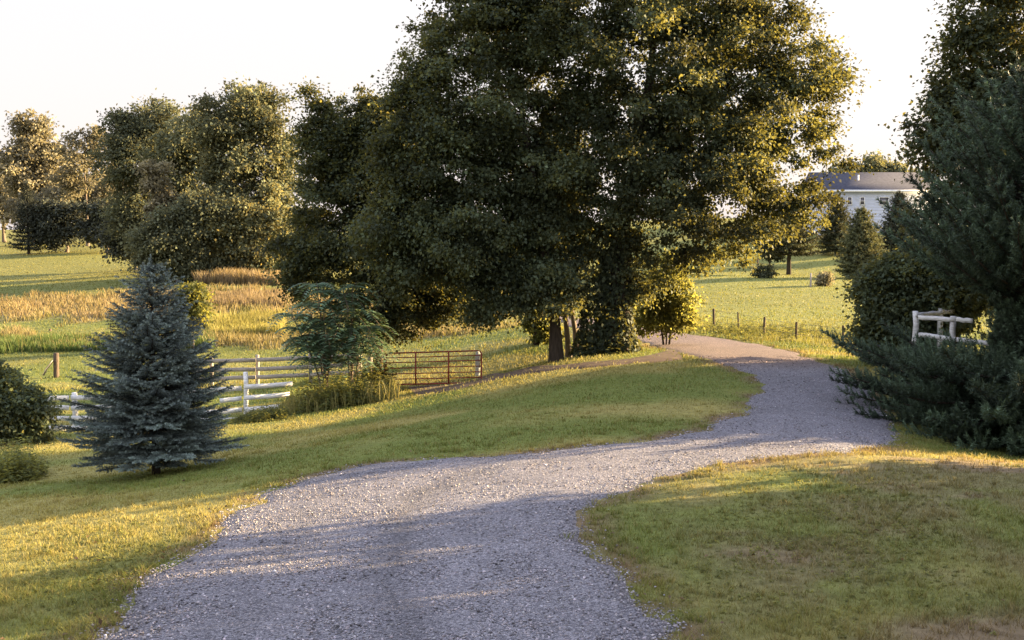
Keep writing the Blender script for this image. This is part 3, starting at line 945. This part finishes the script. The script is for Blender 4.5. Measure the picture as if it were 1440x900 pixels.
# ------------------------------------------------------------------ conifers
def conifer(name, label, base, H, Rad, mat, bark, seed, layers=22, per=11, needle=.05, nw=.009, nden=260, twig_gap=.13, skirt=.06, droop=.22, up=.28,
            prof=.85, tl=.6, th=1.25, group=None, trunk_r=None, bare=0.0, twl=.42, azr=None, lift=0.0, cat='tree', tip=None, fore=.55, gap=None, low=0.0, fpow=.92, bush=0.0, vary=(.72, 1.12)):
    g = np.random.default_rng(seed)
    root = thing(name, label, cat, base, group)
    T = Tubes()
    tr = trunk_r or H * .022
    q = np.linspace(0, 1, 8)
    T.tube(np.stack([np.zeros(8), np.zeros(8), -.25 + (H + .2) * q], 1), tr * (1 - .93 * q), 9)
    tw_s, tw_d, tw_l, tw_t = [], [], [], []
    for li in range(layers):
        f = (li + .5) / layers
        f = f ** fpow
        hz = skirt * H + (H * .985 - skirt * H) * f
        ln = Rad * (1 - f) ** prof * (.92 if f > .12 else .70 + 2.0 * f) + .05 * H * (1 - f)
        k = max(4, int(per * (1 - .55 * f)))
        a0 = g.random() * 6.28
        for b in range(k):
            az = a0 + (b + g.uniform(-.3, .3)) * 6.283 / k
            L = ln * g.uniform(*vary)
            if gap and hz > gap[0] and math.cos(az) < gap[2]:
                L *= gap[3] if hz < gap[1] else gap[4]
            lowf = low * max(0.0, 1 - f * 4)
            d2 = np.array([math.cos(az), math.sin(az), 0])
            m = 7
            t = np.linspace(0, 1, m)
            slope = lift + .55 * f
            path = np.array([0, 0, hz + g.normal(0, .012 * H)]) + d2 * (L * t)[:, None] + np.array([0, 0, 1.0]) * (L * ((slope - lowf) * t - droop * t * (1 - .3 * f) + up * (1 - lowf) * t * t))[:, None]
            path[:, :2] += g.normal(0, .012 * L, (m, 2))
            T.tube(path, (.006 + .011 * L) * (1 - .85 * t), 4, cap=False)
            side = np.array([-d2[1], d2[0], 0])
            bt = g.uniform(tl, th)
            nt = max(3, int(L / twig_gap))
            for w in range(nt + 1):
                tt = .22 + .78 * w / nt
                i0 = min(m - 2, int(tt * (m - 1)))
                fr = tt * (m - 1) - i0
                s = path[i0] * (1 - fr) + path[i0 + 1] * fr
                wl = twl * L * (1.05 - tt) + .09 * H / 4 * .5 + .04
                if w == nt:
                    tw_s.append(s), tw_d.append(d2 + [0, 0, up]), tw_l.append(wl * .9), tw_t.append(bt * 1.1)
                else:
                    for sg in (-1, 1):
                        dv = d2 * .75 + side * sg * .8 + np.array([0, 0, g.uniform(-.12, .22) + bush * g.uniform(-.6, 1)])
                        tw_s.append(s), tw_d.append(dv), tw_l.append(wl * g.uniform(.75, 1.15)), tw_t.append(bt * g.uniform(.85, 1.15))
    for w in range(5):
        tw_s.append(np.array([0, 0, H * (.9 + .02 * w)])), tw_d.append(np.array([g.normal(0, .15), g.normal(0, .15), 1.0])), tw_l.append(.06 * H), tw_t.append(1.0)
    T.build('trunk', bark, root, True)
    S, D, Ln, Tt = np.array(tw_s), norm(np.array(tw_d)), np.array(tw_l), np.array(tw_t)
    cnt = np.maximum(3, (Ln * nden)).astype(int)
    i = np.repeat(np.arange(len(S)), cnt)
    n = len(i)
    q = g.random(n)
    p = S[i] + D[i] * (Ln[i] * q)[:, None]
    if tip:
        p[:, 2] += tip * Ln[i] * q * q
    perp = norm(np.cross(D[i], norm(g.normal(size=(n, 3)))))
    ax = norm(D[i] * fore + perp * .75 + np.array([0, 0, .18]))
    L = needle * (.7 + .6 * g.random(n)) * (1.05 - .35 * q)
    sd = norm(np.cross(ax, norm(g.normal(size=(n, 3)))))
    V = np.stack([p - sd * nw * .5, p + sd * nw * .5, p + ax * L[:, None]], 1).reshape(-1, 3)
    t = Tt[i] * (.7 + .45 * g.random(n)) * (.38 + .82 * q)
    # needles darker towards the twig base, lighter towards the tip
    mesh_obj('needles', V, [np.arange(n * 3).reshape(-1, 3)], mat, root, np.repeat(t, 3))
    return root


conifer('blue_spruce', 'young silvery blue spruce on the lawn before the white rail fence', gd(213, 21), 4.2, 1.78, M['blue'], M['bark'], 101, layers=22, per=17,
        needle=.05, nw=.011, nden=330, twig_gap=.10, skirt=.10, droop=.24, up=.26, prof=.63, tl=.45, th=1.4, twl=.44, low=.15, vary=(.66, 1.1))
conifer('pine_tree', 'big bushy dark green pine at the right edge of the driveway', gd(1450, 23.9), 7.9, 4.55, M['pine'], M['bark'], 102, layers=29, per=19,
        needle=.125, nw=.018, nden=250, twig_gap=.17, skirt=.04, droop=.18, up=.38, prof=.50, tl=.45, th=1.5, twl=.15, lift=.08, trunk_r=.14, tip=.6, fore=.8,
        gap=(1.48, 2.75, .12, .22, .88), low=.30, fpow=1.5, bush=1.1, vary=(.82, 1.08))
GLO = dict(bark=M['bark'])
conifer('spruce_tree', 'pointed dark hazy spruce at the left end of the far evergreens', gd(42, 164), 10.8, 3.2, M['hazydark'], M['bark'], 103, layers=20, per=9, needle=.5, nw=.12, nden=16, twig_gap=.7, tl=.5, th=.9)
conifer('spruce_tree', 'sunlit full spruce in the right pasture before the house', gd(1210, 105), 6.7, 2.7, M['fir'], M['bark'], 104, layers=22, per=13, prof=.5, low=.2, needle=.28, nw=.07, nden=60, twig_gap=.4, tl=1.2, th=2.4)  # needle tint raised to paint in the sunlit look
conifer('spruce_tree', 'dark narrow spruce directly before the house windows', gd(1174, 132), 7.2, 2.7, M['fir'], M['bark'], 105, layers=18, per=12, prof=.52, low=.2, needle=.35, nw=.08, nden=45, twig_gap=.45, tl=.7, th=1.3)
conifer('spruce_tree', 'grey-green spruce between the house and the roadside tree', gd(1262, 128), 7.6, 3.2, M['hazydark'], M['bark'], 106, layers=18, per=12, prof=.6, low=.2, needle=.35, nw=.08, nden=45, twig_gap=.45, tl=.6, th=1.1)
conifer('pasture_pine', 'dark spreading pine on a bare trunk across the right pasture', gd(1109, 113), 8.3, 4.0, M['fir'], M['bark'], 107, layers=13, per=9, needle=.4, nw=.09, nden=26, twig_gap=.5, skirt=.24, prof=.5, tl=.4, th=.85, up=.3, trunk_r=.28)

# ------------------------------------------------------------------ sumac
def sumac(name, label, base, seed):
    g = np.random.default_rng(seed)
    root = thing(name, label, 'shrub', base)
    root.scale = (1.1, 1.1, 1.18)
    T = Tubes()
    V, t, cnt = [], [], 0
    tips = []
    for (dx, dz) in ((-.9, 2.3), (.9, 2.4), (0, 2.3), (-.4, 3.9), (.7, 3.9), (-.75, 3.3), (-.15, 3.75), (.45, 3.6), (1.05, 3.1), (.15, 2.9), (-.5, 2.7), (1.25, 2.7), (-1.25, 3.0)):
        q = np.linspace(0, 1, 8)
        x0 = -.15 if dx < .3 else .65
        path = np.stack([x0 + (dx - x0) * q ** 1.6, g.uniform(-.5, .6) * q ** 1.5, -.2 + (dz - .25) * q], 1)
        path[:, :2] += g.normal(0, .015, (8, 2)).cumsum(0)
        T.tube(path, .04 * (1 - .65 * q), 7)
        tips.append(path[-1])
        tips.append(path[-2])
        tips.append(path[-3])
    P_, A_, N_, L_, W_, C_ = [], [], [], [], [], []
    for tp in tips:
        for k in range(9):
            az = k * 2.4 + g.uniform(0, 1)
            ln = g.uniform(.6, .95)
            d = np.array([math.cos(az), math.sin(az), 0])
            el = g.uniform(.1, .7)
            m = 11
            q = np.linspace(0, 1, m)
            rach = tp + d * (ln * q)[:, None] + np.array([0, 0, 1.0]) * (ln * (el * q - .75 * q * q))[:, None]
            T.tube(rach[::2], .006, 3, cap=False)
            sd = np.array([-d[1], d[0], 0])
            br = g.uniform(.6, 1.4)
            for j in range(1, m):
                for sg in (-1, 1):
                    P_.append(rach[j]); A_.append(sd * sg + d * .45 + np.array([0, 0, -.25])); N_.append(np.array([0, 0, 1.0]) + g.normal(0, .15, 3))
                    L_.append(.30 * (1 - .5 * abs(q[j] - .45))); W_.append(.082); C_.append(br * g.uniform(.8, 1.2))
    V, Fq = leaf_quads(np.array(P_), np.array(A_), np.array(N_), np.array(L_), np.array(W_), .03)
    T.build('stems', M['palebark'], root, True)
    mesh_obj('fronds', V, [Fq], M['sumac'], root, np.repeat(np.array(C_), 4))


sumac('sumac', 'sumac with feathery drooping fronds beside the weathered plank fence', gd(462, 36.6), 201)

# ------------------------------------------------------------------ fences
def px_on(u, v, d):
    return P(u, v, d)


def rail_fence(name, label, posts, rails, mat, pw, rw, rh, wob=.006, cat='fence'):
    """posts: (u, d, v_top); rails: list of (start post, end post, [(v0, v1), ...]) rows of the photo at those two posts"""
    b0 = gd(posts[0][0], posts[0][1])
    root = thing(name, label, cat, b0)
    top = []
    for u, d, v in posts:
        g0 = gd(u, d)
        p1 = P(u, v, d)
        p1[:2] = g0[:2]
        T = Tubes()
        T.beam(g0 - b0 - [0, 0, .3], p1 - b0, pw, pw, wob=wob)
        T.build('post', mat, root)
    for (u0, d0, v0), (u1, d1, v1) in rails:
        T = Tubes()
        a, b = P(u0, v0, d0), P(u1, v1, d1)
        off = np.array([0, -(pw / 2 + rw / 2 + .004), 0])
        T.beam(a - b0 + off, b - b0 + off, rw, rh, wob=wob)
        T.build('rail', mat, root)
    return root


rail_fence('white_rail_fence', 'white painted board fence passing behind the blue spruce',
           [(343, 35, 524), (225, 34, 548), (100, 33, 553), (-20, 32, 560)],
           [((237, 34.1, 553), (341, 35, 545)), ((345, 35, 544), (412, 35.6, 539)), ((310, 34.7, 563), (341, 35, 560)), ((345, 35, 559), (408, 35.6, 554)),
            ((285, 34.5, 580), (341, 35, 576)), ((345, 35, 575.5), (394, 35.4, 571)), ((230, 34, 592), (338, 34.9, 590)),
            ((68, 32.7, 560), (99, 33, 559)), ((101, 33, 559), (224, 34, 556)), ((50, 32.6, 574), (99, 33, 573)), ((101, 33, 573), (223, 34, 570)),
            ((40, 32.5, 589), (99, 33, 588)), ((101, 33, 588), (223, 34, 583)), ((36, 32.4, 602), (99, 33, 601)), ((101, 33, 601), (223, 34, 596))],
           M['white'], .13, .035, .15)
rail_fence('plank_fence', 'weathered grey plank fence between the white fence and the sumac',
           [(435, 44, 498), (295, 45.5, 502), (360, 44.8, 500), (505, 43, 500)],
           [((270, 45.8, 508), (360, 44.8, 506)), ((361, 44.8, 506), (434, 44, 503)), ((436, 44, 503), (506, 43, 500)),
            ((270, 45.8, 521), (360, 44.8, 519)), ((361, 44.8, 519), (434, 44, 516)), ((436, 44, 516), (506, 43, 511)),
            ((280, 45.7, 534), (360, 44.8, 530)), ((361, 44.8, 530), (434, 44, 527)), ((436, 44, 527), (506, 43, 522))],
           M['grey'], .13, .03, .17)
rail_fence('white_corral_fence', 'white board corral corner showing above the pine branches',
           [(1289, 28, 438), (1324, 29.5, 434), (1342, 27.2, 445)],
           [((1287, 28, 443), (1326, 29.5, 439)), ((1326, 29.5, 439), (1362, 31.5, 436)), ((1290, 28, 446), (1343, 27.2, 449)), ((1343, 27.2, 449), (1366, 26.9, 451)),
            ((1290, 28, 470), (1341, 27.2, 477)), ((1343, 27.2, 477), (1400, 26.5, 484))],
           M['white'], .115, .035, .115)

# wire fence along the right pasture
wf0 = gd(1187, 42)
wf = thing('wire_fence', 'wire fence on dark wooden posts along the right pasture edge', 'fence', wf0)
wp = [(1187, 42, 458, .055), (1121, 45.5, 453, .055), (1075, 48.5, 446, .06), (1040, 51, 439, .04), (1005, 53, 434, .065), (975, 56, 438, .04), (935, 60, 432, .05)]
tops = []
for u, d, v, r in wp:
    g0 = gd(u, d)
    h = P(u, v, d)[2] - g0[2]
    T = Tubes()
    lean = rng.normal(0, .05, 2)
    T.tube(np.array([[0, 0, -.3], [lean[0] * .5, 0, h * .5], [lean[0], lean[1], h * .97], [lean[0], lean[1], h]]) + (g0 - wf0), [r, r * .95, r * .9, r * .75], 8)
    T.build('post', M['oldwood'], wf, False)
    tops.append((g0 - wf0, h))
for fr in (.35, .65, .9):
    T = Tubes()
    T.tube([b + np.array([0, -.07, h * fr]) for b, h in tops], .006, 4)
    T.build('wire', M['wire'], wf)
for (u, d, v, r, lab) in ((75, 49, 497, .13, 'dark weathered post with a pale broken board, above the left bush'),
                          (68, 72, 463, .09, 'lone short fence post farther out in the left field'),
                          (1140, 92, 384, .09, 'pale stub post beside the russet-tipped shrub in the right pasture'),
                          (1065, 108, 363, .09, 'thin dark post near the round tree across the right pasture')):
    g0 = gd(u, d)
    h = P(u, v, d)[2] - g0[2]
    root = thing('fence_post', lab, 'post', g0)
    T = Tubes()
    T.tube([[0, 0, -.3], [.01, 0, h * .5], [.02, .01, h - .02], [.02, .01, h]], [r, r * .97, r * .95, r * .7], 9)
    T.build('post', M['oldwood'] if u < 1100 else M['grey'], root)
    if u == 75:
        T = Tubes()
        T.beam([-.1, -.16, .7 * h], [-.55, -.2, .12 * h], .03, .2, wob=.02)
        T.build('broken_board', M['grey'], root)

# red tube gate
g0 = P(545, 540, 39)
g1 = P(678, 538.5, 39.3)
gz0 = gd(541, 39)
gate = thing('farm_gate', 'red tubular steel field gate standing shut on the grass', 'gate', gz0)
A, B = P(543, 541, 39), P(677, 538, 39.2)
topA, topB = P(543, 497, 39), P(677, 493, 39.2)


def gpt(s, t):
    return (A + (B - A) * s) * (1 - t) + (topA + (topB - topA) * s) * t - gz0


T = Tubes()
corner = []
for s, t in ((0, .04), (0, .9), (.01, .97), (.04, 1), (.5, 1), (.96, 1), (.99, .97), (1, .9), (1, .1), (.99, .03), (.96, 0), (.5, 0), (.04, 0), (0, .04)):
    corner.append(gpt(s, t))
T.tube(corner, .028, 8)
T.build('gate_frame', M['red'], gate, True)
for t in (.17, .34, .52, .70, .855):
    T = Tubes()
    T.tube([gpt(0, t), gpt(.5, t - .004), gpt(1, t)], .019, 7)
    T.build('bar', M['red'], gate, True)
for s in (.31, .655):
    T = Tubes()
    T.beam(gpt(s, .0) - [0, .03, 0], gpt(s, 1) - [0, .03, 0], .055, .02)
    T.build('brace', M['red'], gate)
T = Tubes()
T.tube([gpt(-.012, -.1), gpt(-.012, .5), gpt(-.012, 1.02)], .05, 9)
T.build('hinge_post', M['red'], gate, True)
for (u, d, v, mt, w, lab, nm) in ((671, 40.6, 496, 'white', .17, 'white timber post seen through the latch end of the red gate', 'gate_post'),
                                  (532, 40, 488, 'oldwood', .24, 'stout dark timber post at the hinge end of the red gate', 'gate_post'),
                                  (519, 41, 500, 'grey', .2, 'grey timber post in the weeds left of the dark gate post', 'gate_post')):
    b = gd(u, d)
    h = P(u, v, d)[2] - b[2]
    T = Tubes()
    T.beam([0, 0, -.3], [.02, 0, h - .03], w, w, wob=.006)
    T.beam([.02, 0, h - .028], [.02, 0, h + .01], w * .8, w * .8)
    o = T.build(nm, M[mt])
    o.location = b
    tag(o, lab, 'post')

# ------------------------------------------------------------------ house on the rise
def house():
    d = 150.0
    xl, xr = (1152 - 720) / F * d, (1318 - 720) / F * d
    z0 = tz((xl + xr) / 2, d) - 1.0
    ze, zr = P(1200, 268.5, d)[2], P(1200, 243, d + 5)[2]
    base = np.array([(xl + xr) / 2, d, z0])
    root = thing('house', 'two-storey pale blue house with grey roof on the rise beyond the pasture', 'house', base)
    w, dep, h, rt = (xr - xl), 10.0, ze - z0, zr - ze
    # walls: clapboard courses as real steps
    V, Fc = [], []
    T = Tubes()
    n = int(h / .2)
    for i in range(n):
        zc = (i + .5) * h / n
        T.beam([-w / 2, dep / 2, zc], [w / 2, dep / 2, zc], dep - (.02 if i % 2 else 0.0), h / n)
    T.build('wall', M['siding'], root)
    V = np.array([(-w / 2 - .4, -.5, h), (w / 2 + .4, -.5, h), (w / 2 + .4, dep + .5, h), (-w / 2 - .4, dep + .5, h), (-w / 2 - .4, dep / 2, h + rt), (w / 2 + .4, dep / 2, h + rt)])
    roof = mesh_obj('roof', V, [np.array([(0, 1, 5, 4), (2, 3, 4, 5)]), np.array([(1, 2, 5), (3, 0, 4)])], M['roof'], root)
    T = Tubes()
    T.tube([[3.0 - w / 2 + 3, 2.6, h + rt * .5], [3.0 - w / 2 + 3, 2.6, h + rt * .5 + .9]], .12, 8)
    T.build('vent_pipe', M['trim'], roof)
    T = Tubes()
    T.beam([-w / 2 - .4, -.53, h - .06], [w / 2 + .4, -.53, h - .06], .06, .3)
    T.build('fascia', M['trim'], root)
    for u, hw in ((1192, .26), (1209.7, .26), (1240, .6), (1266, .26), (1292, .26)):
        cx = (u - 720) / F * d - base[0]
        cz = P(u, 283, d)[2] - z0
        fr = Tubes()
        for sx in (-hw - .05, hw + .05):
            fr.beam([cx + sx, -.05, cz - .58], [cx + sx, -.05, cz + .58], .1, .1)
        for sz_ in (-.53, 0, .53):
            fr.beam([cx - hw, -.05, cz + sz_], [cx + hw, -.05, cz + sz_], .1, .1 if sz_ else .06)
        f = fr.build('window', M['trim'], root)
        g = Tubes()
        g.beam([cx - hw, -.03, cz], [cx + hw, -.03, cz], .04, 1.0)
        g.build('pane', M['glass'], f)
    # porch railing at the left end
    T = Tubes()
    T.beam([-w / 2 - 1.2, -3, h - 4.4], [-w / 2 + 3.5, -3, h - 4.4], .1, .15)
    T.beam([-w / 2 - 1.2, -3, h - 5.3], [-w / 2 + 3.5, -3, h - 5.3], .1, .15)
    for i in range(14):
        q = -w / 2 - 1.1 + i * .34
        T.beam([q, -3, h - 5.2], [q, -3, h - 4.45], .07, .07)
    T.build('porch_railing', M['trim'], root)


house()
# brown-roofed neighbour behind
d = 172.0
b = gd(1166, d)
b[2] = P(1166, 290, d)[2] - 1
nb = thing('neighbour_house', 'brown-roofed house peeping over the left end of the grey roof', 'house', b)
T = Tubes()
hz = P(1166, 266, d)[2] - b[2]
for i in range(14):
    T.beam([-2.2, 4, (i + .5) * hz / 14], [3.2, 4, (i + .5) * hz / 14], 8 - (.02 if i % 2 else 0), hz / 14)
T.build('wall', M['siding'], nb)
V = np.array([(-2.6, -.4, hz), (3.6, -.4, hz), (3.6, 8.4, hz), (-2.6, 8.4, hz), (-2.6, 4, hz + 2.6), (3.6, 4, hz + 2.6)])
mesh_obj('roof', V, [np.array([(0, 1, 5, 4), (2, 3, 4, 5)]), np.array([(1, 2, 5), (3, 0, 4)])], M['brownroof'], nb)

# ------------------------------------------------------------------ trees beyond the right edge of the photo (they throw the long shadows)
def side_tree(name, label, x, y, H, Rd, seed, zl=.3):
    b = np.array([x, y, tz(x, y)])
    return broadleaf(name, label, 'tree', b, [(0, 0, H * .55, Rd, Rd, H * .45), (0, 0, H * .3, Rd * .95, Rd * .95, H * .28)], clumps=240, leaves=130, leaf=.24, clump_r=1.0, mat=M['maple'],
                     bark=M['bark'], trunk_r=.25, seed=seed, zmin=zl)


side_tree('yard_tree', 'leafy yard tree out of view to the right of the near lawn', 15.0, 14.6, 5.0, 4.0, 301, .02)
side_tree('yard_tree', 'leafy yard tree out of view farther right of the near lawn', 15.5, 9.6, 9.0, 4.2, 302, .02)
side_tree('yard_tree', 'leafy yard tree out of view nearest to the house drive', 12.0, 4.5, 8.5, 4.2, 303, .02)
side_tree('yard_tree', 'tall leafy tree out of view behind the big pine', 18.0, 28.5, 11.5, 4.2, 304, .02)
side_tree('yard_tree', 'tall leafy tree at the right edge behind the loose-limbed roadside tree', 21.2, 34.0, 12.5, 4.6, 305, .02)

# ------------------------------------------------------------------ camera, sky, sun
cam = bpy.data.cameras.new('camera')
cam.sensor_width = 36
cam.lens = 36 * F / 1440
cam.clip_end = 6000
co = bpy.data.objects.new('camera', cam)
COL.objects.link(co)
co.location = CAM
co.rotation_euler = (math.pi / 2 - PITCH, 0, 0)
scene.camera = co

w = bpy.data.worlds.new('World')
scene.world = w
w.use_nodes = True
nt = w.node_tree
nt.nodes.clear()
N, L = nt.nodes, nt.links
out = N.new('ShaderNodeOutputWorld')
sky = N.new('ShaderNodeTexSky')
sky.sky_type = 'NISHITA'
sky.sun_disc = False
sky.sun_elevation = SUN_EL
sky.sun_rotation = SUN_AZ
sky.dust_density = 3.0
sky.air_density = 1.0
b1 = N.new('ShaderNodeBackground')
b1.inputs[1].default_value = .05
L.new(sky.outputs[0], b1.inputs[0])
# haze veil added over the sky: dimmer near the horizon, brighter above view as fill
tc = N.new('ShaderNodeTexCoord')
sp = N.new('ShaderNodeSeparateXYZ')
L.new(tc.outputs['Generated'], sp.inputs[0])
cr = N.new('ShaderNodeValToRGB')
e = cr.color_ramp.elements
e[0].position, e[0].color = 0.0, (.48, .43, .42, 1)
e[1].position, e[1].color = 1.0, (.42, .50, .80, 1)
for pos_, col_ in ((.2, (.49, .455, .45, 1)), (.34, (.86, .85, .92, 1)), (.6, (.86, .87, .98, 1))):
    m_ = e.new(pos_)
    m_.color = col_
L.new(sp.outputs['Z'], cr.inputs[0])
b2 = N.new('ShaderNodeBackground')
b2.inputs[1].default_value = 1.95
L.new(cr.outputs[0], b2.inputs[0])
ad = N.new('ShaderNodeAddShader')
L.new(b1.outputs[0], ad.inputs[0])
L.new(b2.outputs[0], ad.inputs[1])
L.new(ad.outputs[0], out.inputs[0])

sl = bpy.data.lights.new('sun', 'SUN')
sl.energy = 34.0
sl.angle = R(.5)
sl.color = (1.0, .73, .39)
so = bpy.data.objects.new('sun', sl)
COL.objects.link(so)
so.rotation_euler = Vector(SUN).to_track_quat('Z', 'Y').to_euler()

scene.view_settings.view_transform = 'Standard'
scene.view_settings.look = 'None'
scene.view_settings.exposure = 0
scene.cycles.max_bounces = 6
scene.cycles.transmission_bounces = 4
scene.cycles.use_denoising = True
